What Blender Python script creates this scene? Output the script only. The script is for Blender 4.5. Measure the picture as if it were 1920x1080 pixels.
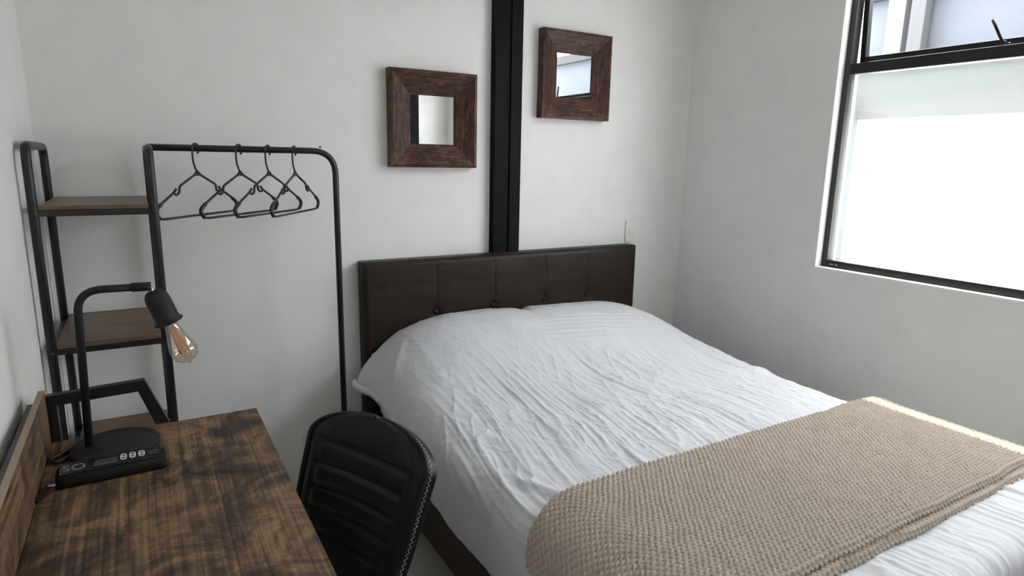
import bpy, bmesh, math, random
import numpy as np
from mathutils import Vector, Matrix

for _o in list(bpy.data.objects):
    bpy.data.objects.remove(_o, do_unlink=True)
SC = bpy.context.scene
COL = SC.collection
random.seed(7)

# ------------------------------------------------------------------ camera
CAM_POS = (0.2786, -2.6153, 1.4554)
YAW, PITCH, ROLL, FPX = 0.53755, 0.20322, 0.0197, 1175.64
fw = Vector((math.sin(YAW)*math.cos(PITCH), math.cos(YAW)*math.cos(PITCH), -math.sin(PITCH)))
rt = Vector((math.cos(YAW), -math.sin(YAW), 0))
up = rt.cross(fw)
r2 = math.cos(ROLL)*rt + math.sin(ROLL)*up
u2 = -math.sin(ROLL)*rt + math.cos(ROLL)*up
cam_d = bpy.data.cameras.new('camera')
cam = bpy.data.objects.new('camera', cam_d)
COL.objects.link(cam)
cam_d.sensor_width = 36.0
cam_d.lens = FPX/1920.0*36.0
cam_d.clip_start = 0.02
m3 = Matrix((r2, u2, -fw)).transposed()
cam.matrix_world = Matrix.Translation(CAM_POS) @ m3.to_4x4()
SC.camera = cam

# ------------------------------------------------------------------ world, sun, exposure
world = bpy.data.worlds.new('sky')
SC.world = world
world.use_nodes = True
bg = world.node_tree.nodes['Background']
bg.inputs['Color'].default_value = (1.0, 0.995, 0.985, 1)
bg.inputs['Strength'].default_value = 9.0

sun_d = bpy.data.lights.new('sun', 'SUN')
sun_d.energy = 6.5
sun_d.color = (1.0, 0.93, 0.80)
sun_d.angle = math.radians(0.53)
sun = bpy.data.objects.new('sun', sun_d)
COL.objects.link(sun)
sun_dir = Vector((-0.342, -0.25, -1.0)).normalized()
sun.rotation_euler = sun_dir.to_track_quat('-Z', 'Y').to_euler()
sun.location = (5, 2, 8)

SC.view_settings.view_transform = 'Standard'
SC.view_settings.look = 'None'
SC.view_settings.gamma = 1.0
SC.view_settings.use_curve_mapping = False
SC.view_settings.exposure = 0.82
SC.cycles.diffuse_bounces = 8
SC.cycles.max_bounces = 16

# room numbers
XR = 2.959          # right wall
YF = -3.2           # wall behind the camera
ZC = 2.60           # ceiling
WY0, WY1 = -0.858, -2.96     # window opening along the right wall; unseen far bay added for more light
WZ0, WZ1 = 0.993, 2.47       # sill and head

port_d = bpy.data.lights.new('window_portal', 'AREA')     # guides sky sampling, gives no light itself
port_d.shape = 'RECTANGLE'
port_d.size = WZ1 - WZ0
port_d.size_y = WY0 - WY1
port_d.cycles.is_portal = True
port = bpy.data.objects.new('window_portal', port_d)
COL.objects.link(port)
port.location = (XR + 0.17, (WY0 + WY1)/2, (WZ0 + WZ1)/2)
port.rotation_euler = (0, math.radians(90), 0)      # -Z points to -X

# ------------------------------------------------------------------ helpers
class MB:
    """collects shapes, build() links them as one mesh object"""
    def __init__(s): s.v = []; s.f = []; s.sm = []
    def add(s, vs, fs, smooth=False):
        b = len(s.v)
        s.v.extend([tuple(p) for p in vs])
        for f in fs:
            s.f.append([b+i for i in f]); s.sm.append(smooth)
        return s
    def box(s, x0, x1, y0, y1, z0, z1, bev=0.0, mat=None):
        bm = bmesh.new()
        bmesh.ops.create_cube(bm, size=1.0)
        for v in bm.verts:
            v.co = ((x0+x1)/2 + v.co.x*(x1-x0), (y0+y1)/2 + v.co.y*(y1-y0), (z0+z1)/2 + v.co.z*(z1-z0))
        if bev > 0:
            bmesh.ops.bevel(bm, geom=list(bm.edges), offset=bev, segments=2, affect='EDGES', profile=0.5)
        if mat is not None: bm.transform(mat)
        s.frombm(bm); return s
    def frombm(s, bm, smooth=False):
        bm.verts.index_update()
        s.add([v.co[:] for v in bm.verts], [[v.index for v in f.verts] for f in bm.faces], smooth)
        bm.free(); return s
    def tube(s, pts, r, n=12, closed=False, cap=True):
        P = [Vector(p) for p in pts]
        N = len(P)
        rr = r if hasattr(r, '__len__') else [r]*N
        T = []
        for i in range(N):
            a = P[i-1] if (i > 0 or closed) else P[i]
            b = P[(i+1) % N] if (i < N-1 or closed) else P[i]
            T.append((b-a).normalized())
        q = Vector((0, 0, 1)) if abs(T[0].z) < .9 else Vector((1, 0, 0))
        nrm = T[0].cross(q).normalized()
        vs = []
        for i in range(N):
            if i > 0:
                ax = T[i-1].cross(T[i])
                if ax.length > 1e-8:
                    nrm = Matrix.Rotation(T[i-1].angle(T[i]), 3, ax.normalized()) @ nrm
            bn = T[i].cross(nrm).normalized()
            for k in range(n):
                a = 2*math.pi*k/n
                vs.append(P[i] + rr[i]*(math.cos(a)*nrm + math.sin(a)*bn))
        fs = []
        for i in range(N if closed else N-1):
            j = (i+1) % N
            for k in range(n):
                l = (k+1) % n
                fs.append([i*n+k, i*n+l, j*n+l, j*n+k])
        if cap and not closed:
            fs.append([k for k in range(n)][::-1]); fs.append([(N-1)*n+k for k in range(n)])
        s.add(vs, fs, True); return s
    def lathe(s, prof, n=28, mat=None, smooth=True):
        """prof: (radius, z) list around local Z"""
        vs = []; fs = []
        for (r, z) in prof:
            for k in range(n):
                a = 2*math.pi*k/n
                p = Vector((r*math.cos(a), r*math.sin(a), z))
                vs.append(mat @ p if mat is not None else p)
        for i in range(len(prof)-1):
            for k in range(n):
                l = (k+1) % n
                fs.append([i*n+k, i*n+l, (i+1)*n+l, (i+1)*n+k])
        s.add(vs, fs, smooth); return s
    def grid(s, A, smooth=True, wrap=False):
        """A: array (nu, nv, 3)"""
        nu, nv = A.shape[:2]
        fs = []
        for i in range(nu-1):
            for j in range(nv-1):
                fs.append([i*nv+j, i*nv+j+1, (i+1)*nv+j+1, (i+1)*nv+j])
        s.add(A.reshape(-1, 3).tolist(), fs, smooth); return s
    def build(s, name, mat, parent=None):
        me = bpy.data.meshes.new(name)
        me.from_pydata(s.v, [], s.f)
        me.polygons.foreach_set('use_smooth', s.sm)
        me.materials.append(mat)
        me.update()
        o = bpy.data.objects.new(name, me)
        COL.objects.link(o)
        if parent is not None:
            o.parent = parent
            o.matrix_parent_inverse = Matrix.Identity(4)
        return o

def fast_grid(name, A, mat, parent=None):
    """big numpy grid to mesh"""
    nu, nv = A.shape[:2]
    me = bpy.data.meshes.new(name)
    idx = np.arange(nu*nv).reshape(nu, nv)
    F = np.stack([idx[:-1, :-1], idx[:-1, 1:], idx[1:, 1:], idx[1:, :-1]], -1).reshape(-1, 4)
    me.vertices.add(nu*nv); me.vertices.foreach_set('co', A.reshape(-1).astype(np.float32))
    me.loops.add(F.size); me.loops.foreach_set('vertex_index', F.reshape(-1).astype(np.int32))
    me.polygons.add(len(F))
    me.polygons.foreach_set('loop_start', np.arange(0, F.size, 4, dtype=np.int32))
    me.polygons.foreach_set('use_smooth', np.ones(len(F), dtype=bool))
    me.update(calc_edges=True); me.validate()
    me.materials.append(mat)
    o = bpy.data.objects.new(name, me); COL.objects.link(o)
    if parent is not None: o.parent = parent
    return o

def thing(name, label, cat, loc=(0, 0, 0), rz=0.0, group=None):
    o = bpy.data.objects.new(name, None); COL.objects.link(o)
    o.empty_display_size = 0.05
    o.location = loc; o.rotation_euler = (0, 0, rz)
    return tag(o, label, cat, group)
def tag(o, label, cat, group=None):
    o['label'] = label; o['category'] = cat
    if group: o['group'] = group
    return o
def struct(o, label=None):
    o['kind'] = 'structure'
    if label: o['label'] = label
    return o
def copy_tree(root, loc, rz):
    def rec(o, par):
        c = o.copy(); COL.objects.link(c); c.parent = par
        for ch in o.children: rec(ch, c)
        return c
    r = rec(root, None); r.location = loc; r.rotation_euler = (0, 0, rz)
    return r
def bend(pts, r, n=7):
    """polyline with rounded corners"""
    P = [Vector(p) for p in pts]; out = [P[0]]
    for i in range(1, len(P)-1):
        a = (P[i-1]-P[i]); b = (P[i+1]-P[i])
        rad = min(r, a.length*.49, b.length*.49)
        A = P[i]+a.normalized()*rad; B = P[i]+b.normalized()*rad
        for k in range(n+1):
            t = k/n
            out.append((1-t)**2*A + 2*t*(1-t)*P[i] + t*t*B)
    out.append(P[-1]); return out
def catmull(pts, n=8):
    P = [Vector(p) for p in pts]; P = [2*P[0]-P[1]] + P + [2*P[-1]-P[-2]]
    out = []
    for i in range(1, len(P)-2):
        for k in range(n):
            t = k/n
            out.append(0.5*((2*P[i]) + (P[i+1]-P[i-1])*t + (2*P[i-1]-5*P[i]+4*P[i+1]-P[i+2])*t*t + (3*P[i]-P[i-1]-3*P[i+1]+P[i+2])*t**3))
    out.append(P[-2]); return out

_rng = np.random.RandomState(3)
_LAT = _rng.rand(256, 256)
def vnoise(x, y):
    xi = np.floor(x).astype(int); yi = np.floor(y).astype(int)
    fx = x-xi; fy = y-yi
    fx = fx*fx*fx*(fx*(fx*6-15)+10); fy = fy*fy*fy*(fy*(fy*6-15)+10)
    a = _LAT[xi % 256, yi % 256]; b = _LAT[(xi+1) % 256, yi % 256]
    c = _LAT[xi % 256, (yi+1) % 256]; d = _LAT[(xi+1) % 256, (yi+1) % 256]
    return (a*(1-fx)+b*fx)*(1-fy) + (c*(1-fx)+d*fx)*fy
def sstep(a, b, x):
    t = np.clip((x-a)/(b-a), 0, 1); return t*t*(3-2*t)

# ------------------------------------------------------------------ materials
def new_mat(name):
    m = bpy.data.materials.new(name); m.use_nodes = True
    nt = m.node_tree; b = nt.nodes['Principled BSDF']
    return m, nt, b
def N(nt, t, **kw):
    n = nt.nodes.new(t)
    for k, v in kw.items(): setattr(n, k, v)
    return n
def plain(name, col, rough=0.5, metal=0.0, spec=0.5, bump=None, coat=0.0):
    """one colour with slight procedural variation and optional fine bump (scale, strength)"""
    m, nt, b = new_mat(name)
    tc = N(nt, 'ShaderNodeTexCoord'); no = N(nt, 'ShaderNodeTexNoise')
    no.inputs['Scale'].default_value = 9.0; no.inputs['Detail'].default_value = 4
    nt.links.new(tc.outputs['Object'], no.inputs['Vector'])
    mx = N(nt, 'ShaderNodeMix', data_type='RGBA')
    mx.inputs['A'].default_value = (col[0]*.94, col[1]*.94, col[2]*.94, 1)
    mx.inputs['B'].default_value = (min(1, col[0]*1.05), min(1, col[1]*1.05), min(1, col[2]*1.05), 1)
    nt.links.new(no.outputs['Fac'], mx.inputs['Factor'])
    nt.links.new(mx.outputs['Result'], b.inputs['Base Color'])
    b.inputs['Roughness'].default_value = rough; b.inputs['Metallic'].default_value = metal
    b.inputs['Specular IOR Level'].default_value = spec
    b.inputs['Coat Weight'].default_value = coat
    if bump:
        n2 = N(nt, 'ShaderNodeTexNoise'); n2.inputs['Scale'].default_value = bump[0]; n2.inputs['Detail'].default_value = 3
        nt.links.new(tc.outputs['Object'], n2.inputs['Vector'])
        bp = N(nt, 'ShaderNodeBump'); bp.inputs['Strength'].default_value = bump[1]; bp.inputs['Distance'].default_value = bump[2] if len(bump) > 2 else .002
        nt.links.new(n2.outputs['Fac'], bp.inputs['Height']); nt.links.new(bp.outputs['Normal'], b.inputs['Normal'])
    return m
def wood(name, stops, grain=(60, 3, 60), blotch=6.0, rough=0.45, crack=0.5, mixw=0.55, streak=0.5, spec=.4):
    """stops: colour ramp; grain: object-space stretch of the fibre noise"""
    m, nt, b = new_mat(name)
    L = nt.links.new
    tc = N(nt, 'ShaderNodeTexCoord')
    mp = N(nt, 'ShaderNodeMapping'); mp.inputs['Scale'].default_value = grain
    L(tc.outputs['Object'], mp.inputs['Vector'])
    g = N(nt, 'ShaderNodeTexNoise'); g.inputs['Scale'].default_value = 1.0; g.inputs['Detail'].default_value = 3; g.inputs['Roughness'].default_value = .65
    L(mp.outputs['Vector'], g.inputs['Vector'])
    bl = N(nt, 'ShaderNodeTexNoise'); bl.inputs['Scale'].default_value = blotch; bl.inputs['Detail'].default_value = 8; bl.inputs['Roughness'].default_value = .76; bl.inputs['Distortion'].default_value = .9
    L(tc.outputs['Object'], bl.inputs['Vector'])
    mx = N(nt, 'ShaderNodeMix', data_type='FLOAT'); mx.inputs['Factor'].default_value = mixw
    L(g.outputs['Fac'], mx.inputs['A']); L(bl.outputs['Fac'], mx.inputs['B'])
    cr = N(nt, 'ShaderNodeValToRGB')
    e = cr.color_ramp.elements
    e[0].position, e[0].color = stops[0][0], (*stops[0][1], 1)
    e[1].position, e[1].color = stops[-1][0], (*stops[-1][1], 1)
    for p, c in stops[1:-1]:
        q = e.new(p); q.color = (*c, 1)
    L(mx.outputs['Result'], cr.inputs['Fac'])
    # thin dark fibres
    mp2 = N(nt, 'ShaderNodeMapping'); mp2.inputs['Scale'].default_value = (grain[0]*3, grain[1]*.5, grain[2]*3)
    L(tc.outputs['Object'], mp2.inputs['Vector'])
    w = N(nt, 'ShaderNodeTexNoise'); w.inputs['Scale'].default_value = 1; w.inputs['Detail'].default_value = 2
    L(mp2.outputs['Vector'], w.inputs['Vector'])
    r2_ = N(nt, 'ShaderNodeValToRGB'); r2_.color_ramp.elements[0].position = .34; r2_.color_ramp.elements[1].position = .52
    r2_.color_ramp.elements[0].color = (1-streak, 1-streak, 1-streak, 1)
    L(w.outputs['Fac'], r2_.inputs['Fac'])
    mu = N(nt, 'ShaderNodeMix', data_type='RGBA', blend_type='MULTIPLY'); mu.inputs['Factor'].default_value = 1
    L(cr.outputs['Color'], mu.inputs['A']); L(r2_.outputs['Color'], mu.inputs['B'])
    L(mu.outputs['Result'], b.inputs['Base Color'])
    b.inputs['Roughness'].default_value = rough; b.inputs['Specular IOR Level'].default_value = spec
    bp = N(nt, 'ShaderNodeBump'); bp.inputs['Strength'].default_value = .25; bp.inputs['Distance'].default_value = .001
    L(mx.outputs['Result'], bp.inputs['Height']); L(bp.outputs['Normal'], b.inputs['Normal'])
    return m

M = {}
M['wall'] = plain('wall_paint', (.775, .77, .765), .75, spec=.25, bump=(140, .15, .0012))
M['reveal'] = plain('reveal_paint', (.82, .82, .80), .7, spec=.25, bump=(140, .1, .001))
M['ceiling'] = plain('ceiling_paint', (.78, .78, .77), .8, spec=.2, bump=(120, .1, .001))
M['floor'] = plain('floor_tile', (.42, .39, .34), .42, bump=(60, .08, .001))
M['grout'] = plain('floor_grout', (.30, .28, .25), .8)
M['black_metal'] = plain('black_powder_coat', (.012, .012, .013), .38, spec=.45, bump=(300, .06, .0005))
M['column'] = plain('black_painted_steel', (.007, .007, .0075), .55, spec=.07, bump=(90, .08, .001))
M['alu'] = plain('black_aluminium', (.010, .010, .011), .35, spec=.45)
M['gasket'] = plain('grey_gasket', (.30, .30, .31), .5)
M['plastic'] = plain('black_plastic', (.012, .012, .013), .35, spec=.5)
M['lamp_black'] = plain('matte_black_lamp', (.014, .014, .014), .62, spec=.3)
M['white_plastic'] = plain('white_plastic', (.74, .74, .72), .4)
M['leather_brown'] = plain('brown_leather', (.022, .013, .010), .42, spec=.22, bump=(260, .25, .0012))
M['leather_black'] = plain('black_leather', (.0055, .0055, .006), .40, spec=.32, bump=(320, .2, .001))
M['thread'] = plain('white_thread', (.50, .49, .46), .8)
M['cotton'] = plain('white_cotton', (.63, .635, .675), .85, spec=.2, bump=(700, .12, .0008))
M['mattress'] = plain('mattress_ticking', (.7, .7, .7), .9)
M['blanket'] = plain('taupe_fleece', (.47, .405, .345), .95, spec=.1, bump=(900, .6, .002))
M['blanket'].node_tree.nodes['Principled BSDF'].inputs['Sheen Weight'].default_value = .1
M['chrome'] = plain('nickel', (.7, .7, .7), .25, metal=1.0)
M['copper'] = plain('amber_filament', (.85, .34, .06), .4, metal=.2)
M['print_white'] = plain('white_print', (.62, .60, .56), .5)
M['print_grey'] = plain('grey_print', (.17, .17, .17), .4)
M['gloss_black'] = plain('glossy_black_film', (.016, .016, .017), .18, spec=.6)
M['nylon'] = plain('black_nylon', (.008, .008, .008), .7, spec=.25, bump=(500, .3, .001))
M['ext_white'] = plain('white_render', (.84, .87, .86), .85, spec=.1, bump=(40, .1, .002))
M['ext_grey'] = plain('grey_render', (.055, .058, .060), .85, spec=.1, bump=(40, .15, .002))
M['ext_pale'] = plain('pale_blue_render', (.095, .105, .122), .85, spec=.1, bump=(30, .1, .002))
M['ext_post'] = plain('grey_post_paint', (.050, .053, .058), .6)
M['ext_board'] = plain('pale_board_paint', (.16, .165, .17), .8)
M['ext_ground'] = plain('pale_concrete', (.62, .60, .56), .9, bump=(20, .2, .003))
M['desk'] = wood('rustic_brown_board',
    [(.38, (.016, .011, .012)), (.445, (.045, .026, .020)), (.50, (.115, .064, .035)), (.55, (.200, .118, .060)), (.64, (.310, .195, .100))],
    grain=(70, 3.0, 70), blotch=7.5, rough=.5, mixw=.68, streak=.45)
M['shelf'] = wood('walnut_board',
    [(.30, (.075, .040, .026)), (.5, (.135, .078, .050)), (.70, (.19, .115, .075))],
    grain=(4, 34, 34), blotch=5, rough=.38, mixw=.35, streak=.25)
M['edge_band'] = plain('pale_edge_band', (.30, .215, .15), .5)
M['mframe_h'] = wood('mahogany_across', [(.36, (.022, .009, .007)), (.5, (.070, .030, .022)), (.64, (.150, .074, .054))],
    grain=(10, 40, 70), blotch=14, rough=.42, mixw=.45, streak=.6, spec=.22)
M['mframe_v'] = wood('mahogany_upright', [(.36, (.022, .009, .007)), (.5, (.070, .030, .022)), (.64, (.150, .074, .054))],
    grain=(70, 40, 10), blotch=14, rough=.42, mixw=.45, streak=.6, spec=.22)
M['mirror'] = plain('silvered_glass', (.93, .94, .94), .0, metal=1.0)
_n = M['mirror'].node_tree.nodes['Principled BSDF']; _n.inputs['Roughness'].default_value = 0.01

def glass_mat(name, tint, trans=0.0, gloss=.03):
    """thin pane: see-through, a share of diffusion, a little reflection"""
    m = bpy.data.materials.new(name); m.use_nodes = True; nt = m.node_tree
    nt.nodes.remove(nt.nodes['Principled BSDF']); out = nt.nodes['Material Output']
    t = N(nt, 'ShaderNodeBsdfTransparent'); t.inputs['Color'].default_value = (*tint, 1)
    d = N(nt, 'ShaderNodeBsdfTranslucent'); d.inputs['Color'].default_value = (.9, .93, .93, 1)
    g = N(nt, 'ShaderNodeBsdfGlossy'); g.inputs['Roughness'].default_value = .02
    m1 = N(nt, 'ShaderNodeMixShader'); m1.inputs[0].default_value = trans
    nt.links.new(t.outputs[0], m1.inputs[1]); nt.links.new(d.outputs[0], m1.inputs[2])
    lw = N(nt, 'ShaderNodeLayerWeight'); lw.inputs['Blend'].default_value = .5     # Schlick reflectance, same from both faces
    pw = N(nt, 'ShaderNodeMath', operation='POWER'); pw.inputs[1].default_value = 4.0
    fr = N(nt, 'ShaderNodeMath', operation='MULTIPLY_ADD'); fr.inputs[1].default_value = .8; fr.inputs[2].default_value = gloss
    nt.links.new(lw.outputs['Facing'], pw.inputs[0]); nt.links.new(pw.outputs[0], fr.inputs[0])
    m2 = N(nt, 'ShaderNodeMixShader')
    nt.links.new(fr.outputs[0], m2.inputs[0]); nt.links.new(m1.outputs[0], m2.inputs[1]); nt.links.new(g.outputs[0], m2.inputs[2])
    nt.links.new(m2.outputs[0], out.inputs['Surface'])
    return m
M['frosted'] = glass_mat('frosted_pane', (.95, .97, .97), .04)
M['clear'] = glass_mat('clear_pane', (.96, .97, .98), 0.0)
M['bulb_glass'] = glass_mat('amber_bulb_glass', (.94, .88, .76), 0.0, .16)

# ------------------------------------------------------------------ room shell
struct(MB().box(-.12, XR+.16, 0, .12, -.1, ZC+.1).build('wall_back', M['wall']), 'off-white wall behind the bed head')
struct(MB().box(-.12, 0, YF-.12, 0, -.1, ZC+.1).build('wall_left', M['wall']), 'off-white wall beside the desk')
struct(MB().box(0, XR+.16, YF-.12, YF, -.1, ZC+.1).build('wall_front', M['wall']))
struct(MB().box(-.12, XR+.16, YF-.12, .12, ZC, ZC+.1).build('ceiling', M['ceiling']))
wr = MB()
XO = XR+.16
wr.box(XR, XO, WY0, 0, 0, ZC); wr.box(XR, XO, YF, WY1, 0, ZC)
wr.box(XR, XO, WY1, WY0, 0, WZ0); wr.box(XR, XO, WY1, WY0, WZ1, ZC)
struct(wr.build('wall_right', M['wall']), 'grey-white wall with the window')
fl = struct(MB().box(0, XR, YF, 0, -.1, -.003).build('floor', M['grout']), 'beige tiled floor')
TS = .60
tile_me = None
ix = 0
x = 0.0
while x < XR-.01:
    y = 0.0
    while y > YF+.01:
        x1 = min(x+TS, XR); y1 = max(y-TS, YF)
        MB().box(x+.0015, x1-.0015, y1+.0015, y-.0015, -.006, 0, bev=.001).build('tile', M['floor'], fl)
        y -= TS
    x += TS
# white plaster lining of the window opening
rv = MB()
rv.box(XR-.002, XR+.045, WY0-.006, WY0+.002, WZ0-.002, WZ1)
rv.box(XR-.002, XR+.045, WY1-.002, WY0+.002, WZ0-.008, WZ0+.001)
struct(rv.build('trim_1', M['reveal']), 'thin white plaster edge around the window opening')

# black steel column on the back wall
col = MB()
col.box(1.704, 1.850, -.030, .0, 0, ZC)
c_o = struct(col.build('trim_2', M['column']), 'black steel column rising behind the headboard')
MB().box(1.704, 1.778, -.042, -.030, 0, ZC, bev=.002).build('flange', M['column'], c_o)
MB().box(1.790, 1.850, -.037, -.030, 0, ZC, bev=.002).build('flange', M['column'], c_o)
# same column type on the wall behind the camera (seen in the mirror)
struct(MB().box(2.40, 2.645, YF, YF+.03, 0, ZC).build('trim_3', M['column']), 'black steel column on the wall opposite the bed head')

# ------------------------------------------------------------------ window
FX0, FX1 = 3.000, 3.048
win = thing('window_1', 'black aluminium window with frosted lower pane and tilted upper sash', 'window', (FX0, (WY0+WY1)/2, WZ0))
del win['category']; win['kind'] = 'structure'
def wpart(name, mb, mat, par=win):
    o = mb.build(name, mat, None)
    o.parent = par
    o.matrix_parent_inverse = Matrix.Translation(win.location).inverted() if par is win else par.matrix_parent_inverse
    return o
ya, yb, ym = WY0-.006, WY1, -2.06
wpart('jamb', MB().box(FX0, FX1, ya-.026, ya, WZ0, WZ1, bev=.002), M['alu'])
wpart('jamb', MB().box(FX0, FX1, yb, yb+.026, WZ0, WZ1, bev=.002), M['alu'])
wpart('mullion', MB().box(FX0, FX1, ym-.022, ym+.022, WZ0+.033, WZ1-.03, bev=.002), M['alu'])
wpart('bottom_rail', MB().box(FX0, FX1, yb+.026, ya-.026, WZ0+.001, WZ0+.033, bev=.002), M['alu'])
wpart('head_rail', MB().box(FX0, FX1, yb+.026, ya-.026, WZ1-.03, WZ1, bev=.002), M['alu'])
wpart('drain_slot', MB().box(FX0-.0012, FX0+.001, ya-.062, ya-.040, WZ0+.012, WZ0+.018).box(FX0-.0012, FX0+.001, ya-.080, ya-.070, WZ0+.010, WZ0+.020), M['gasket'])
for (b0, b1) in ((ya-.026, ym+.022), (ym-.022, yb+.026)):  # second bay is unseen, added to spread daylight further left
    wpart('transom', MB().box(FX0-.004, FX1, b1, b0, 1.843, 1.888, bev=.002), M['alu'])
    wpart('lower_pane', MB().box(FX0+.020, FX0+.026, b1-.002, b0+.002, WZ0+.031, 1.845), M['frosted'])
    # awning sash, hinged at the head, pushed out at the bottom
    sash = bpy.data.objects.new('sash', None); COL.objects.link(sash); sash.parent = win
    hz = WZ1-.032
    sash.location = (.030, (b0+b1)/2-win.location.y, hz-WZ0)
    SA = math.radians(4.5)
    sash.rotation_euler = (0, -SA, 0)
    hw = (b0-b1)/2-.004
    sh = hz-1.893
    def spart(name, mb, mat):
        return mb.build(name, mat, sash)
    spart('stile', MB().box(-.014, .014, hw-.024, hw, -sh, 0, bev=.002), M['alu'])
    spart('stile', MB().box(-.014, .014, -hw, -hw+.024, -sh, 0, bev=.002), M['alu'])
    spart('rail', MB().box(-.014, .014, -hw+.024, hw-.024, -sh, -sh+.026, bev=.002), M['alu'])
    spart('rail', MB().box(-.014, .014, -hw+.024, hw-.024, -.026, 0, bev=.002), M['alu'])
    spart('upper_pane', MB().box(-.003, .003, -hw+.022, hw-.022, -sh+.024, -.024), M['clear'])
    spart('gasket', MB().box(-.0165, -.0135, -hw+.01, hw-.01, -sh+.000, -sh+.0025), M['gasket'])
    hd = MB()      # lever handle on the sash
    hd.box(-.034, -.014, -.006, .006, -sh+.006, -sh+.030, bev=.002)
    hd.tube([(-.026, 0, -sh+.014), (-.034, .012, -sh+.045), (-.040, .040, -sh+.108)], [.0055, .006, .0065], n=8)
    h_o = spart('handle', hd, M['alu']); h_o.location = (0, .022, -.012)
    spart('handle_screw', MB().lathe([(0, 0), (.004, 0), (.004, .003), (0, .003)], 10, Matrix.Translation((-.030, .006, -sh+.008))), M['chrome'])

# ------------------------------------------------------------------ outside the window
struct(MB().box(XO, 8.0, -7, 4, -.4, -.3).build('ground_outside', M['ext_ground']))
opp = struct(MB().box(4.25, 4.45, -7, 4, -.3, 1.74).build('wall_opposite', M['ext_white']), 'white wall of the neighbouring building outside the window')
MB().box(4.22, 4.45, -7, 4, 1.74, 2.02).build('beam', M['ext_grey'], opp)
MB().box(4.30, 4.45, -7, 4, 2.02, 2.44).build('upper_wall', M['ext_pale'], opp)
MB().box(4.24, 4.47, -7, 4, 2.44, 2.52).build('coping', M['ext_grey'], opp)
MB().box(4.10, 4.25, -.19, 4, -.3, 1.86).build('pier', M['ext_pale'], opp)
MB().box(4.24, 4.30, -.40, -.30, 2.02, 2.44).build('corner_board', M['ext_board'], opp)
tag(MB().box(4.20, 4.27, -.535, -.455, 2.02, 2.44, bev=.004).build('wall_post', M['ext_post']),
    'grey vertical post on the pale wall outside the upper sash', 'post')

# ------------------------------------------------------------------ mirrors
def make_mirror(name, label, x0, z0, s=.4035, sx=1.0):
    t = thing(name, label, 'mirror', (x0+s/2, 0, z0), 0, 'square wood framed mirrors on the back wall')
    h = s/2; w = .100; yo, yi = -.046, -.0130
    def P(x, z, y): return (x, y, z+h)
    def side(kind):
        # outer strip, sloping face, inner lip, back; built for the bottom piece then turned
        o = [(-h, -h), (h, -h), (h-w, -h+w), (-h+w, -h+w)]
        e = .012
        ring = []
        i1 = [(-h+e, -h+e), (h-e, -h+e)]
        vs = [(-h, -h, -.001), (h, -h, -.001), (h, -h, yo), (-h, -h, yo),
              (h-e, -h+e, yo-.002), (-h+e, -h+e, yo-.002),
              (h-w, -h+w, yi), (-h+w, -h+w, yi), (h-w, -h+w, -.001), (-h+w, -h+w, -.001)]
        fs = [[0, 1, 2, 3], [3, 2, 4, 5], [5, 4, 6, 7], [7, 6, 8, 9], [0, 3, 5, 7, 9], [1, 8, 6, 4, 2], [0, 9, 8, 1]]
        k = {'bottom': 0, 'right': 1, 'top': 2, 'left': 3}[kind]
        out = []
        for (x, z, y) in vs:
            for _ in range(k): x, z = -z, x
            out.append(P(x*.9985, z*.9985, y))
        return MB().add(out, fs)
    for kind in ('bottom', 'right', 'top', 'left'):
        side(kind).build('frame_side', M['mframe_h'] if kind in ('bottom', 'top') else M['mframe_v'], t)
    g = h-w+.004
    MB().box(-g, g, -.012, -.008, h-g, h+g).build('mirror_glass', M['mirror'], t)
    return t
make_mirror('wall_mirror', 'dark wood framed square mirror left of black column', 1.208, 1.411)
make_mirror('wall_mirror', 'reddish wood framed square mirror right of black column reflecting window', 1.955, 1.650)

# ------------------------------------------------------------------ switch and socket
def plate(name, label, cat, x0, x1, z0, z1, rx, rz_, rw, rh):
    t = thing(name, label, cat, ((x0+x1)/2, 0, z0))
    cx, h = (x0+x1)/2, 0
    MB().box(x0-cx, x1-cx, -.009, 0, 0, z1-z0, bev=.002).build('plate', M['white_plastic'], t)
    MB().box(rx-cx, rx-cx+rw, -.013, -.008, rz_-z0, rz_-z0+rh, bev=.0015).build('rocker', M['white_plastic'], t)
plate('light_switch', 'white light switch plate above right end of headboard', 'switch', 2.545, 2.612, 1.022, 1.138, 2.566, 1.060, .026, .034)
plate('wall_outlet', 'white outlet plate low on back wall behind black chair', 'outlet', .797, .865, .155, .272, .818, .195, .026, .034)

# ------------------------------------------------------------------ clothes rack with shelves
rack = thing('clothes_rack', 'black tube clothes rack with brown wooden shelves in room corner', 'rack', (.32, -.25, 0))
RX, RY = .32, -.25
def rk(mb): 
    mb.v = [(a-RX, b-RY, c) for a, b, c in mb.v]; return mb
TR = .0122
XLp, XM, YFr, YBk, ZT = .0275, .318, -.450, -.050, 1.4655
for xx in (XLp, XM):
    pts = bend([(xx, YFr, .012), (xx, YFr, ZT), (xx, YBk, ZT), (xx, YBk, .012)], .045)
    rk(MB().tube(pts, TR, 14)).build('side_frame', M['black_metal'], rack)
RL = 1.0
rail_end = .9175
rk(MB().tube(bend([(XM, RY, ZT+.004), (rail_end, RY, ZT+.004), (rail_end, RY, .03)], .085, 10), .0112, 14)).build('hanging_rail', M['black_metal'], rack)
rk(MB().tube([(rail_end, -.44, .014), (rail_end, -.06, .014)], .0112, 12)).build('foot_bar', M['black_metal'], rack)
rk(MB().tube([(XM, RY, .06), (rail_end, RY, .06)], .009, 12)).build('lower_bar', M['black_metal'], rack)
for xx in (XLp, XM):
    rk(MB().tube([(xx, YFr, .06), (xx, YBk, .06)], .009, 10)).build('cross_bar', M['black_metal'], rack)
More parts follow.
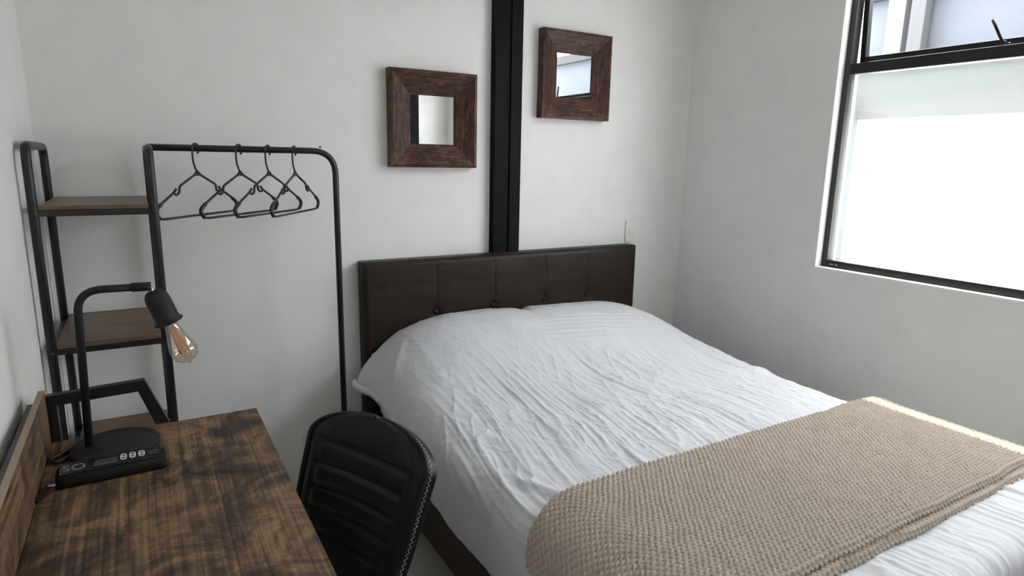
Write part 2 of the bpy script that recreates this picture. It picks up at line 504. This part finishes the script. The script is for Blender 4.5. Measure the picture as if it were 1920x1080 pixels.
for (xx, yy) in ((XLp, YFr), (XLp, YBk), (XM, YFr), (XM, YBk)):
    rk(MB().lathe([(0, 0), (.014, 0), (.014, .014), (0, .014)], 14, Matrix.Translation((xx, yy, 0)))).build('foot', M['plastic'], rack)
for zs in (1.303, .903, .503, .105):
    rk(MB().box(XLp+.013, XM-.013, YFr-.006, YBk+.010, zs-.013, zs, bev=.0015)).build('shelf', M['shelf'], rack)
    rk(MB().box(XLp, XM, YFr-.008, YFr+.012, zs-.030, zs-.013, bev=.001)).build('shelf_rail', M['black_metal'], rack)
    rk(MB().box(XLp, XM, YBk-.012, YBk+.008, zs-.030, zs-.013, bev=.001)).build('shelf_rail', M['black_metal'], rack)
    for xx in (XLp, XM):
        rk(MB().box(xx-.006, xx+.006, YFr, YBk, zs-.030, zs-.013)).build('shelf_support', M['black_metal'], rack)
for (xx, yy, zz) in ((.865, RY, ZT+.0150), ):
    rk(MB().lathe([(.004, 0), (.004, .006), (.0, .007)], 10, Matrix.Translation((xx, yy, zz)))).build('peg', M['black_metal'], rack)
for zz in (1.30, .90):
    for xx in (XLp, XM):
        rk(MB().lathe([(.005, 0), (.005, .004), (0, .005)], 10, Matrix.Translation((xx, YFr-.012, zz-.02)) @ Matrix.Rotation(math.radians(90), 4, 'X'))).build('screw', M['black_metal'], rack)
for zz in (1.305,):
    rk(MB().lathe([(.004, 0), (.004, .005), (0, .006)], 10, Matrix.Translation((rail_end, RY-.011, zz)) @ Matrix.Rotation(math.radians(90), 4, 'X'))).build('screw', M['black_metal'], rack)

# hangers: origin at the rail axis, hanger lies in local XZ plane
def make_hanger(label):
    t = thing('clothes_hanger', label, 'hanger', (0, 0, 0), 0, 'black plastic hangers on the rack rail')
    hk = []
    R0 = .0165
    for k in range(15):
        a = math.radians(-62 + k*(242/14))
        hk.append((R0*math.cos(a)+.000, 0, R0*math.sin(a)+0.000))
    hk += [(-.0165, 0, -.022), (-.0150, 0, -.045), (-.006, 0, -.066), (0, 0, -.078)]
    MB().tube(catmull(hk, 3), .0032, 8).build('hook', M['plastic'], t)
    b = MB()
    for s in (-1, 1):
        arm = [(0, 0, -.079), (s*.085, 0, -.117), (s*.092, 0, -.124), (s*.093, 0, -.139), (s*.108, 0, -.148), (s*.121, 0, -.140)]
        b.tube(bend(arm, .006, 3), .0040, 8)
        sh_ = [(s*.107, 0, -.128), (s*.121, 0, -.140), (s*.178, 0, -.170), (s*.203, 0, -.185), (s*.203, 0, -.210), (s*.180, 0, -.2185), (0, 0, -.2185)]
        b.tube(bend(sh_, .016, 5), [.0040]*len(bend(sh_, .016, 5)), 8)
        # thick rounded shoulder tip
        b.tube(catmull([(s*.180, 0, -.172), (s*.200, 0, -.186), (s*.204, 0, -.200), (s*.190, 0, -.2165)], 5), .0062, 8)
    b.build('hanger_body', M['plastic'], t)
    # little triangular web under the hook
    MB().add([(-.022, -.003, -.0885), (.022, -.003, -.0885), (0, -.003, -.070), (-.022, .003, -.0885), (.022, .003, -.0885), (0, .003, -.070)],
             [[0, 1, 2], [5, 4, 3], [0, 3, 4, 1], [1, 4, 5, 2], [2, 5, 3, 0]]).build('web', M['plastic'], t)
    return t
hl = ['black plastic hanger nearest the shelves on the rack rail', 'second black plastic hanger from the shelves on the rack rail',
      'third black plastic hanger from the shelves on the rack rail', 'black plastic hanger farthest from the shelves on the rack rail']
h0 = make_hanger(hl[0])
HX = [(.457, 49), (.590, 46), (.684, 48), (.773, 55)]
for i, (hx, an) in enumerate(HX):
    o = h0 if i == 0 else copy_tree(h0, (0, 0, 0), 0)
    o.location = (hx, RY, ZT+.004-.0015); o.rotation_euler = (0, 0, math.radians(an)); o['label'] = hl[i]

# ------------------------------------------------------------------ desk
DX0, DX1, DY0, DY1, DZ = .046, .517, -.812, -2.02, .750
desk = thing('desk', 'rustic brown wooden desk with raised back board along left wall', 'desk', ((DX0+DX1)/2, (DY0+DY1)/2, 0))
DCX, DCY = desk.location.x, desk.location.y
def dk(mb): 
    mb.v = [(a-DCX, b-DCY, c) for a, b, c in mb.v]; return mb
dk(MB().box(DX0, DX1, DY1, DY0, DZ-.018, DZ, bev=.0012)).build('desktop', M['desk'], desk)
dk(MB().box(.0335, .0455, DY1, DY0-.010, DZ-.016, .888)).build('back_board', M['desk'], desk)
dk(MB().box(.0332, .0458, DY1, DY0-.010, .888, .8892)).build('edge_strip', M['edge_band'], desk)
dk(MB().box(.012, .0325, DY1+.03, DY0-.03, .845, .866, bev=.002)).build('rear_strip', M['black_metal'], desk)  # dark strip in the gap behind the back board
def bracket(y):
    """flat-bar trapezoid standing on the end of the desk"""
    w = .027; ex = []
    prof = [(.036, .758-.06), (.036, .868), (.253, .876), (.300, .7505), (.268, .7505), (.236, .848), (.064, .842), (.064, .758-.06)]
    vs = [(x_, y-.011, z_) for x_, z_ in prof] + [(x_, y+.011, z_) for x_, z_ in prof]
    n = len(prof)
    quads = [(0, 1, 6, 7), (1, 2, 5, 6), (2, 3, 4, 5)]
    fs = [list(q) for q in quads] + [[i+n for i in q][::-1] for q in quads]
    for i in range(n):
        j = (i+1) % n
        fs.append([i, i+n, j+n, j])
    return MB().add(vs, fs)
dk(bracket(DY0+.0125)).build('end_bracket', M['black_metal'], desk)
for yy in (DY0+.0115, DY1+.04):
    leg = MB()
    for xx in (DX0+.02, DX1-.035):
        l_ = MB().box(xx-.014, xx+.014, yy-.010, yy+.010, 0, DZ-.019, bev=.0015)
        dk(l_).build('leg', M['black_metal'], desk)
    dk(MB().box(DX0+.034, DX1-.049, yy-.010, yy+.010, .10, .125)).build('stretcher', M['black_metal'], desk)
    dk(MB().box(DX0+.034, DX1-.049, yy-.010, yy+.010, DZ-.045, DZ-.019)).build('top_bar', M['black_metal'], desk)

# ------------------------------------------------------------------ desk lamp
lamp = thing('desk_lamp', 'black desk lamp with bare amber filament bulb on desk', 'lamp', (.183, -.926, DZ))
LX, LY, LZ = .183, -.926, DZ
def lp(mb): 
    mb.v = [(a-LX, b-LY, c-LZ) for a, b, c in mb.v]; return mb
lp(MB().lathe([(0, DZ+.0005), (.091, DZ+.0005), (.094, DZ+.004), (.094, DZ+.013), (.092, DZ+.016), (0, DZ+.0162)], 56, Matrix.Translation((LX, LY, 0)))).build('base', M['lamp_black'], lamp)
PY = -.914
lp(MB().tube(bend([(.1285, PY, DZ+.014), (.1400, PY, 1.1425), (.262, PY, 1.1405)], .052, 10), .0088, 14)).build('pole', M['lamp_black'], lamp)
lp(MB().tube([(.248, PY, 1.1408), (.288, PY, 1.1402)], .0108, 14)).build('sleeve', M['lamp_black'], lamp)
ax = Vector((.352-.290, 0, .953-1.132)).normalized()
S0 = Vector((.2905, PY, 1.1300))
rot = ax.to_track_quat('Z', 'Y').to_matrix().to_4x4()
LM = Matrix.Translation(S0) @ rot
lp(MB().tube([(.285, PY, 1.1400), S0+ax*.012], .0045, 8)).build('pivot', M['chrome'], lamp)
lp(MB().lathe([(0, 0), (.012, .0005), (.020, .005), (.0255, .014), (.0275, .026), (.0275, .074), (.0285, .078), (.0325, .0815), (.0335, .085), (.0320, .0865), (.0265, .082), (.0255, .04), (0, .035)], 36, LM)).build('socket', M['lamp_black'], lamp)
bul = lp(MB().lathe([(.0130, .070), (.0135, .090), (.0175, .108), (.0235, .128), (.0290, .148), (.0315, .162), (.0308, .174), (.0265, .185), (.0180, .1925), (.0080, .196), (.0052, .1985), (.0040, .2015), (0, .2030)], 36, LM)).build('bulb', M['bulb_glass'], lamp)
def onb(mb): 
    return lp(mb)
fil = MB()
for k in range(6):
    a = 2*math.pi*k/6+.3
    p0 = LM @ Vector((.0055*math.cos(a), .0055*math.sin(a), .098)); p1 = LM @ Vector((.0115*math.cos(a+.5), .0115*math.sin(a+.5), .172))
    fil.tube([p0, p1], .0019, 7)
onb(fil).build('filament', M['copper'], bul)
onb(MB().lathe([(.0090, .080), (.0070, .092), (.0045, .100), (.0035, .120), (0, .122)], 14, LM)).build('stem', M['clear'], bul)
# lead coming off the base towards the wall
cord = catmull([(.094, -.930, DZ+.005), (.070, -.952, DZ+.006), (.056, -.944, DZ+.006), (.056, -.925, DZ+.006), (.078, -.905, DZ+.006), (.098, -.880, DZ+.006), (.104, -.850, DZ+.006), (.098, -.826, DZ+.005)], 8)
lp(MB().tube(cord, .0042, 8)).build('cord', M['plastic'], lamp)

# ------------------------------------------------------------------ slim black case
case = thing('pencil_case', 'slim black case with glossy printed strip and wrist loop on desk', 'case', (.180, -1.062, DZ+.0005), math.radians(0.5))
CL = .100
sec = [(-.026, .000), (.026, .000), (.030, .006), (.030, .024), (.026, .0305), (.012, .0325), (-.014, .0300), (-.026, .0250), (-.030, .016), (-.030, .006)]   # (y, z)
cm = MB(); vs = []; ns = len(sec)
st = [(-.104, .72), (-.100, .92), (-.09, 1.0), (-.03, 1.02), (.04, 1.03), (.09, 1.0), (.1005, .93), (.104, .75)]
for (px, sc_) in st:
    for (yy, zz) in sec: vs.append((px, yy*sc_, zz*(.35+.65*sc_)))
fs = []
for i in range(len(st)-1):
    for k in range(ns):
        l = (k+1) % ns
        fs.append([i*ns+k, (i+1)*ns+k, (i+1)*ns+l, i*ns+l])
fs.append(list(range(ns))); fs.append([(len(st)-1)*ns+k for k in range(ns)][::-1])
cm.add(vs, fs, True); cm.build('pouch', M['nylon'], case)
# glossy film strip on the upper rear slope with print
T_strip = Matrix.Translation((0, .000, .0325)) @ Matrix.Rotation(math.radians(7), 4, 'X')
strip = MB().box(-.096, .094, -.023, .023, -.001, .0006, bev=.0004, mat=T_strip).build('print_strip', M['gloss_black'], case)
for k in range(3):
    gx = .021+.0175*k
    g = MB()
    ring = []
    for q in range(20):
        a = 2*math.pi*q/20
        ring.append((gx+.0052*math.copysign(abs(math.cos(a))**.6, math.cos(a)), .003+.0100*math.copysign(abs(math.sin(a))**.6, math.sin(a)), .0016))
    g.tube([T_strip @ Vector(p) for p in ring], .0014, 6, closed=True)
    g.box(gx-.004, gx+.004, -.001+.003-.001, .001+.003+.001, .0012, .0022, mat=T_strip)
    g.build('digit', M['print_white'], strip)
def text_mesh(txt, size, name, mat, parent, mtx):
    cu = bpy.data.curves.new(name, 'FONT'); cu.body = txt; cu.size = size; cu.extrude = .0004
    to = bpy.data.objects.new(name+'_tmp', cu); COL.objects.link(to)
    dg = bpy.context.evaluated_depsgraph_get(); dg.update()
    me = bpy.data.meshes.new_from_object(to.evaluated_get(dg))
    bpy.data.objects.remove(to, do_unlink=True)
    me.transform(mtx); me.materials.clear(); me.materials.append(mat)
    o = bpy.data.objects.new(name, me); COL.objects.link(o); o.parent = parent
    return o
text_mesh('SO', .034, 'lettering', M['print_grey'], strip, T_strip @ Matrix.Translation((-.092, -.013, .0010)))
for k in range(4):
    MB().box(-.036+.001*k, .010, -.012+.006*k, -.0105+.006*k, .0008, .0014, mat=T_strip).build('print_line', M['print_grey'], strip)
for k in range(2):
    MB().box(.070, .090, -.006+.010*k, -.0045+.010*k, .0008, .0014, mat=T_strip).build('print_line', M['print_grey'], strip)
MB().tube(catmull([(-.102, -.018, .012), (-.116, -.024, .010), (-.128, -.040, .006), (-.137, -.064, .004), (-.132, -.068, .004), (-.120, -.050, .005), (-.110, -.030, .008)], 6), .0032, 8).build('wrist_loop', M['nylon'], case)
MB().box(-.116, -.102, -.030, -.018, .010, .014, bev=.001).build('zip_pull', M['chrome'], case)

# ------------------------------------------------------------------ bed
bed = thing('bed', 'dark brown leather double bed with tufted headboard', 'bed', (1.812, -1.08, 0))
BX, BY = 1.812, -1.08
def bd(mb): 
    mb.v = [(a-BX, b-BY, c) for a, b, c in mb.v]; return mb
HX0, HX1, HZ1 = 1.062, 2.562, 1.017
# headboard: cushioned front
nx, nz = 241, 121
X, Z = np.meshgrid(np.linspace(HX0, HX1, nx), np.linspace(.12, HZ1, nz), indexing='ij')
ex = np.minimum(X-HX0, HX1-X); ez = np.minimum(HZ1-Z, 1.0)
def roundoff(d, r): 
    q = np.clip(d/r, 0, 1); return r-np.sqrt(np.maximum(r*r-(r*(1-q))**2, 0))
rr_ = .020
drop = np.maximum(roundoff(ex, rr_), roundoff(ez, rr_))
seams = [1.392, 1.685, 1.972, 2.242]
pit = np.zeros_like(X)
for sx in seams:
    pit += .0040*np.exp(-((X-sx)/.005)**2)*1.0
    for bz in (.775, .53, .29):
        pit += .012*np.exp(-(((X-sx)**2+(Z-bz)**2)/.020**2)) + .006*np.exp(-(((X-sx)**2+(Z-bz)**2)/.060**2))
puff = .010*np.sin(np.clip((X-HX0)/(HX1-HX0), 0, 1)*math.pi)**.4*np.sin(np.clip((Z-.1)/(HZ1-.1), 0, 1)*math.pi)**.4
wr_ = .0022*(vnoise(X*9, Z*30)-.5)+.0016*(vnoise(X*26+7, Z*22+3)-.5)
edge = sstep(0, .05, np.minimum(ex, ez))
Y = -.088 + drop - (puff - pit*edge - wr_*edge)*1.0
A = np.stack([X-BX, Y-BY, Z], -1)
A = A[:, ::-1]
fast_grid('headboard', A, M['leather_brown'], bed)
bd(MB().box(HX0+.0008, HX1-.0008, -.0685, -.004, .10, HZ1-.0008, bev=.006)).build('headboard_back', M['leather_brown'], bed)
for sx in seams:
    bd(MB().lathe([(.013, 0), (.012, .004), (.007, .0065), (0, .007)], 16, Matrix.Translation((sx, -.0815, .775)) @ Matrix.Rotation(math.radians(90), 4, 'X'))).build('tuft_button', M['leather_brown'], bed)
bd(MB().box(1.068, 1.108, -2.075, -.09, .10, .335, bev=.012)).build('side_rail', M['leather_brown'], bed)
bd(MB().box(2.518, 2.558, -2.075, -.09, .10, .335, bev=.012)).build('side_rail', M['leather_brown'], bed)
bd(MB().box(1.068, 2.558, -2.078, -2.040, .10, .335, bev=.012)).build('foot_rail', M['leather_brown'], bed)
bd(MB().box(1.108, 2.518, -2.04, -.09, .20, .33)).build('slat_base', M['nylon'], bed)
for (xx, yy) in ((1.095, -.14), (2.53, -.14), (1.095, -2.04), (2.53, -2.04)):
    bd(MB().lathe([(.0, 0), (.022, 0), (.028, .10), (0, .10)], 18, Matrix.Translation((xx, yy, 0)))).build('leg', M['nylon'], bed)
mt = MB().box(1.105, 2.525, -2.030, -.100, .335, .530, bev=.04)
tag(mt.build('mattress', M['mattress']), 'mattress lying on the bed frame under the white duvet', 'mattress')

# duvet: cross-section swept along the bed
ZB = .575
YS, YE = -.100, -2.045
def pillow(x, y):
    hx = np.interp(x, [1.00, 1.06, 1.13, 1.20, 1.30, 1.42, 1.60, 1.74, 1.80, 1.86, 2.0, 2.25, 2.36, 2.47, 2.56, 2.62, 2.68],
                      [0.00, .045, .105, .155, .190, .212, .214, .203, .193, .197, .198, .184, .165, .128, .085, .05, .0])
    fy = np.interp(-y, [.06, .10, .16, .24, .34, .44, .54, .64, .74, .86, 1.0], [.86, .90, .97, 1.0, .93, .76, .53, .31, .15, .05, 0])
    return hx*fy
def chaikin(P, k=4):
    P = np.array(P)
    for _ in range(k):
        Q = np.empty((2*len(P), 2)); Q[0::2][:-1] = .75*P[:-1]+.25*P[1:]; Q[1::2][:-1] = .25*P[:-1]+.75*P[1:]
        P = np.vstack([P[:1], Q[:-2], P[-1:]])
    return P
def section(y, n):
    xl = 1.040 - .038*math.exp(-((y+.13)/.10)**2) - .012*math.exp(-((y+1.25)/.4)**2)
    zh = float(np.interp(-y, [.06, .10, .24, .37, .55, .80, 1.0, 1.3, 1.7, 2.1], [.535, .495, .472, .452, .40, .318, .315, .330, .325, .33]))
    xr = 2.612 + .010*math.sin(y*7)
    P = [(xl+.006, zh), (xl+.002, zh+.03), (xl-.004, .5*(zh+.50)), (xl+.006, .505), (xl+.040, .552), (xl+.12, ZB-.004), (xl+.24, ZB), (1.5, ZB), (1.8, ZB), (2.1, ZB),
         (xr-.20, ZB), (xr-.10, ZB-.002), (xr-.032, ZB-.016), (xr-.002, .525), (xr+.004, .47), (xr+.002, .41), (xr-.004, .34)]
    Q = chaikin(P, 4)
    d = np.r_[0, np.cumsum(np.hypot(*np.diff(Q, axis=0).T))]
    s = np.linspace(0, 1, n)*d[-1]
    return np.interp(s, d, Q[:, 0]), np.interp(s, d, Q[:, 1])
def duvet_base(ys, n):
    X = np.zeros((len(ys), n)); Z = np.zeros_like(X); Yv = np.zeros_like(X)
    for i, y in enumerate(ys):
        yy = max(y, YE)
        a, b = section(yy, n); X[i] = a; Z[i] = b + pillow(a, np.full(n, yy))*sstep(.42, .56, b); Yv[i] = yy
    return X, Yv, Z
NV, NU = 580, 540
vv = np.r_[np.linspace(YS, YE, NV-50), YE-np.linspace(.006, .30, 50)]
X, Yv, Z = duvet_base(vv, NU)
over = np.clip(YE-vv, 0, None)[:, None]
# foot end rolls over and falls
th = np.clip(over/.075, 0, 1)*math.pi/2
f = 1-np.clip((0.048*(1-np.cos(th)) + np.clip(over-.075, 0, None))/.262, 0, 1)
Z = np.where(over > 0, .31+(Z-.31)*f, Z)
Yv = Yv-.05*np.sin(th)
# wrinkles in world metres: fine creases along the bed, cross ripples below the pillows
sx = X+.03*(vnoise(X*3, Yv*3)-.5)+.08*(vnoise(X*2+9, Yv*1.6+4)-.5)
def ridge(n): return (1-np.abs(2*n-1))
fan = sx+.035*np.sin(Yv*5+X*2)
w1 = ridge(vnoise(fan*34+11, Yv*2.6+2))**2.2
w2 = ridge(vnoise(fan*62+5, Yv*4.5+8))**2.0
w3 = ridge(vnoise(fan*15+3, Yv*1.5+5))**2.5
w4 = vnoise(X*55+2, Yv*55+1)-.5
w5 = vnoise(X*6+20, Yv*6+20)-.5
body = sstep(-.38, -.80, Yv)
mid = sstep(1.05, 1.20, X)*1.0
patch = .35+.9*vnoise(X*3.1+30, Yv*2.2+12)
w6 = ridge(vnoise(X*30+.4*Yv*30+40, Yv*17+9))**1.6
w7 = ridge(vnoise((X-.35*Yv)*22+60, Yv*9+33))**3
D = body*patch*(.0052*w1+.0036*w2+.0085*w3*ridge(vnoise(X*2.3+1, Yv*2+1))) + (.35+.65*body)*(.0024*w6+.0040*w7*patch) + .0013*w4 + .007*w5
sidez = sstep(.56, .45, Z)
D = D*(1-.6*sidez) + sidez*.018*(vnoise(Yv*5+3, Z*3)-.5)+sidez*.004*(vnoise(Yv*13+3, Z*6)-.5)
rip = np.exp(-((Yv+.42)/.15)**2)*sstep(1.55, 1.85, X)*sstep(2.62, 2.35, X)
D += rip*.0016*np.sin((Yv+.10*X)*2*math.pi/.030)
pl = np.exp(-((Yv+.32)/.16)**2)*sstep(1.75, 1.55, X)*sstep(1.06, 1.2, X)
D += pl*.0020*ridge(vnoise((X+.5*Yv)*46, Yv*7+4))**2
# pinch between the two pillows at the headboard
D -= .013*np.exp(-((X-1.80)/.030)**2)*sstep(-.26, -.10, Yv)
D -= .004*np.exp(-((X-1.83-.25*(Yv+.1))/.012)**2)*sstep(-.40, -.16, Yv)
# long soft crease where the cover falls off the left edge
D += .012*np.exp(-((X-1.13-.35*np.clip(-1.23-Yv, 0, .3))/.018)**2)*np.exp(-((Yv+1.30)/.12)**2)
# two folded bumps on the left pillow corner
D += .010*np.exp(-(((X-1.13)-.6*(Yv+.32))/.022)**2)*np.exp(-((Yv+.33)/.09)**2)
# bumps of the hem bunching on the far side
D += .012*np.exp(-((Yv+.93)/.035)**2)*sstep(2.40, 2.58, X) + .010*np.exp(-((Yv+1.62)/.04)**2)*sstep(2.45, 2.6, X)
A = np.stack([X, Yv, Z], -1)
du = np.gradient(A, axis=0); dv = np.gradient(A, axis=1)
nn = np.cross(dv, du); nn /= np.linalg.norm(nn, axis=-1, keepdims=True)+1e-9
if nn[NV//2, NU//2, 2] < 0: nn = -nn
A = A+nn*D[..., None]
A[..., 1] = np.minimum(A[..., 1], -.106)
dv_o = fast_grid('duvet', A[:, ::-1], M['cotton'])
so = dv_o.modifiers.new('thick', 'SOLIDIFY'); so.thickness = .010; so.offset = -1.0
tag(dv_o, 'rumpled white cotton duvet pulled over the pillows on the bed', 'duvet')

# ------------------------------------------------------------------ taupe blanket folded across the bed
bl = thing('throw_blanket', 'taupe chunky weave throw blanket folded across the foot of bed', 'blanket', (1.8, -1.66, .58))
def blanket_layer(y0, y1, lift, rb, u0, u1, NUb, NVb, name, seed, edge_r=.016):
    """y0 head edge, y1 foot edge (rolled under with radius rb), u0/u1 arc lengths left free at the sides"""
    n = 900
    xs, zs = section(-1.65, n)
    d = np.r_[0, np.cumsum(np.hypot(np.diff(xs), np.diff(zs)))]
    tot = d[-1]
    us = np.linspace(u0, tot-u1, NUb)
    PX = np.interp(us, d, xs); PZ = np.interp(us, d, zs)
    tx = np.gradient(PX); tz = np.gradient(PZ); l = np.hypot(tx, tz); nx_, nz_ = -tz/l, tx/l
    # profile across the blanket: rises at the head edge, runs flat, rolls under at the foot edge
    pr = [(y0-edge_r*(1-math.cos(a)), lift*math.sin(a)) for a in np.linspace(0, math.pi/2, 10)]
    pr += [(y, lift) for y in np.linspace(y0-edge_r-.004, y1+rb+.004, 40)]
    pr += [(y1+rb-rb*math.sin(a), lift-rb+rb*math.cos(a)) for a in np.linspace(0, math.pi, 14)]
    pr += [(y1+rb+.03, lift-2*rb)]
    pr = np.array(pr); dp = np.r_[0, np.cumsum(np.hypot(*np.diff(pr, axis=0).T))]
    vs_ = np.linspace(0, dp[-1], NVb)
    py = np.interp(vs_, dp, pr[:, 0]); ph = np.interp(vs_, dp, pr[:, 1])
    ty = np.gradient(py); th_ = np.gradient(ph); l = np.hypot(ty, th_); ny_, nh_ = th_/l, -ty/l
    U, V = np.meshgrid(us, vs_, indexing='ij')
    eu = np.minimum(U-u0, tot-u1-U)
    drape = .45+.55*sstep(.16, .36, U)
    flat = drape*(.35+.65*np.sqrt(np.clip(1-(1-np.clip(eu/.020, 0, 1))**2, 0, 1)))
    # braided weave: staggered slanted lobes
    rw = .0105; cw = .0165
    Vj = V + .006*(vnoise(U*14+2, V*20)-.5)
    r = np.floor(Vj/rw); fv = Vj/rw-r
    sgn = np.where(np.mod(r, 2) == 0, 1.0, -1.0)
    uu = U/cw + .5*np.mod(r, 2) + .36*sgn*(fv-.5) + .25*(vnoise(U*22, V*22)-.5)
    fu = uu-np.floor(uu)
    lobe = np.clip(np.sin(math.pi*fu), 0, 1)**.75*np.clip(np.sin(math.pi*fv), 0, 1)**.75
    dsp = .0072*lobe*(.8+.4*vnoise(U*70, V*70))
    H = ph[None, :]*flat + nh_[None, :]*dsp + .006*(vnoise(U*4+seed, V*5)-.5)*np.clip(ph[None, :]/lift, 0, 1)
    left = np.clip(.30-us, 0, .3)[:, None]          # the hanging left end slews towards the foot
    Yw = py[None, :] + ny_[None, :]*dsp - left*.42 + .014*(vnoise(U*3+seed, V*0+.5)-.5) + .008*(vnoise(U*9+seed, V*0+1.5)-.5)
    A = np.stack([PX[:, None]+nx_[:, None]*H-1.8, Yw+1.66, PZ[:, None]+nz_[:, None]*H-.58], -1)
    return fast_grid(name, A, M['blanket'], bl)
blanket_layer(-1.405, -1.925, .046, .010, .140, .215, 940, 340, 'top_fold', 3.0)
blanket_layer(-1.425, -1.940, .023, .009, .160, .235, 760, 300, 'under_fold', 9.0, .010)

# ------------------------------------------------------------------ chair
chair = thing('desk_chair', 'black leather shell chair with channelled back and white zigzag stitching at desk', 'chair', (.462, -1.321, 0))
chair.rotation_euler = (0, 0, -2.707)          # local +X is forward, +Y is the sitter's left
prof = catmull([(.235, 0, .445), (.205, 0, .462), (.10, 0, .452), (-.04, 0, .434), (-.118, 0, .441), (-.158, 0, .483), (-.202, 0, .563), (-.242, 0, .663), (-.278, 0, .753), (-.308, 0, .818)], 12)
pl_ = np.array([(p.x, p.z) for p in prof]); dd = np.r_[0, np.cumsum(np.hypot(*np.diff(pl_, axis=0).T))]; Ltot = dd[-1]
NT, NA = 170, 81
tt = np.r_[.08*np.linspace(0, 1, 30, endpoint=False)**2, np.linspace(.08, .90, 100, endpoint=False), 1-.10*(1-np.linspace(0, 1, 40))**2]
F0 = np.interp(tt*Ltot, dd, pl_[:, 0]); Z0 = np.interp(tt*Ltot, dd, pl_[:, 1])
sb = float(dd[np.argmin(np.hypot(pl_[:, 0]+.158, pl_[:, 1]-.483))])/Ltot        # where the back starts
tb = (tt-sb)/(1-sb)
hw_ = np.interp(tt, [0, .12, sb*.6, sb, 1], [.195, .212, .205, .180, .207])
def sup(t, t0, n): 
    q = np.clip((t-t0)/(1-t0), 0, 1); return (1-q**n)**(1/n)
hw_ = hw_*np.maximum(sup(tb, .775, 2.05), .012)*np.maximum(sup(1-tt, .88, 2.6), .02)
aa = np.linspace(-1, 1, NA)
Tm, Am = np.meshgrid(tt, aa, indexing='ij')
curl = np.interp(tt, [0, .35, .5, .62, .85, 1], [.0, .01, .028, .030, .028, .028])[:, None]
lift = np.interp(tt, [0, .2, .4, .55, .7, 1], [.0, .018, .030, .012, .0, .0])[:, None]
Wm = hw_[:, None]*Am
rel = (np.abs(Wm)/.225)
Fm = F0[:, None] + curl*rel**2.2
Zm = Z0[:, None] + lift*rel**2.2
gro = np.zeros_like(Tm)
for tg in (.885, .815, .745, .675, .605, .40, .32, .24, .16):
    gro += np.exp(-(((Tm-tg)*Ltot)/.0060)**2)
pad = (1-sstep(.66, .80, np.abs(Am)))
chan = .011*gro*pad
cush = .006*pad - .014*sstep(.80, 1.0, np.abs(Am))**1.3
S = np.stack([Fm, Wm, Zm], -1)
du = np.gradient(S, axis=0); dv = np.gradient(S, axis=1); nn = np.cross(du, dv); nn /= np.linalg.norm(nn, axis=-1, keepdims=True)+1e-9
mid_i = int(NT*.7)
if nn[mid_i, NA//2, 0] < 0: nn = -nn
Sf = S + nn*(cush-chan)[..., None]
edge_d = np.minimum(1-np.abs(Am), 1)
thick = .026+.012*np.sqrt(np.clip(edge_d/.12, 0, 1))*np.sqrt(np.clip((1-Tm)/.05, 0, 1))
Sb = S - nn*(thick+.018)[..., None]
sh_o = fast_grid('shell_front', Sf, M['leather_black'], chair)
fast_grid('shell_back', Sb[:, ::-1], M['leather_black'], chair)
Se = S + nn*(cush)[..., None]
rim = [Se[i, 0] for i in range(2, NT-1)] + [Se[NT-1, j] for j in range(0, NA, 8)] + [Se[i, NA-1] for i in range(NT-2, 1, -1)] + [Se[0, j] for j in range(NA-1, -1, -8)]
MB().tube([tuple(p) for p in rim], .0062, 8, closed=True).build('piping', M['leather_black'], chair)
loop = [(i, 0) for i in range(NT)] + [(NT-1, j) for j in range(1, NA)] + [(i, NA-1) for i in range(NT-2, -1, -1)] + [(0, j) for j in range(NA-2, 0, -1)]
vs = []; fs = []
for (i, j) in loop: vs += [tuple(Sf[i, j]), tuple(Sb[i, j])]
for k in range(len(loop)):
    l = (k+1) % len(loop); fs.append([2*k, 2*k+1, 2*l+1, 2*l])
band = MB().add(vs, fs, True).build('side_band', M['leather_black'], chair)
# zigzag stitching along the side band, behind the piping
for sd in (0, 1):
    j = 0 if sd == 0 else NA-1
    E0 = Sf[:, j]; E1 = Sb[:, j]; sg = -1 if sd == 0 else 1
    L_ = np.r_[0, np.cumsum(np.linalg.norm(np.diff(E0, axis=0), axis=1))]
    pts = []
    for k, s_ in enumerate(np.arange(.02, L_[-1]-(.20 if sd == 0 else .06), .0060)):
        p0 = np.array([np.interp(s_, L_, E0[:, q]) for q in range(3)]); p1 = np.array([np.interp(s_, L_, E1[:, q]) for q in range(3)])
        w_ = .24 if k % 2 == 0 else .50
        p = p0*(1-w_)+p1*w_; p[1] += sg*.0012
        pts.append(tuple(p))
    MB().tube(pts, .0011, 5).build('stitching', M['thread'], band)
MB().lathe([(0, .30), (.024, .30), (.024, .41), (.06, .415), (.09, .418), (0, .42)], 24, Matrix.Translation((.02, 0, 0))).build('column', M['black_metal'], chair)
for k in range(4):
    a = math.pi/4+k*math.pi/2
    MB().tube(bend([(.02, 0, .33), (.02+.06*math.cos(a), .06*math.sin(a), .34), (.02+.25*math.cos(a), .25*math.sin(a), .012)], .05), .013, 10).build('leg', M['black_metal'], chair)
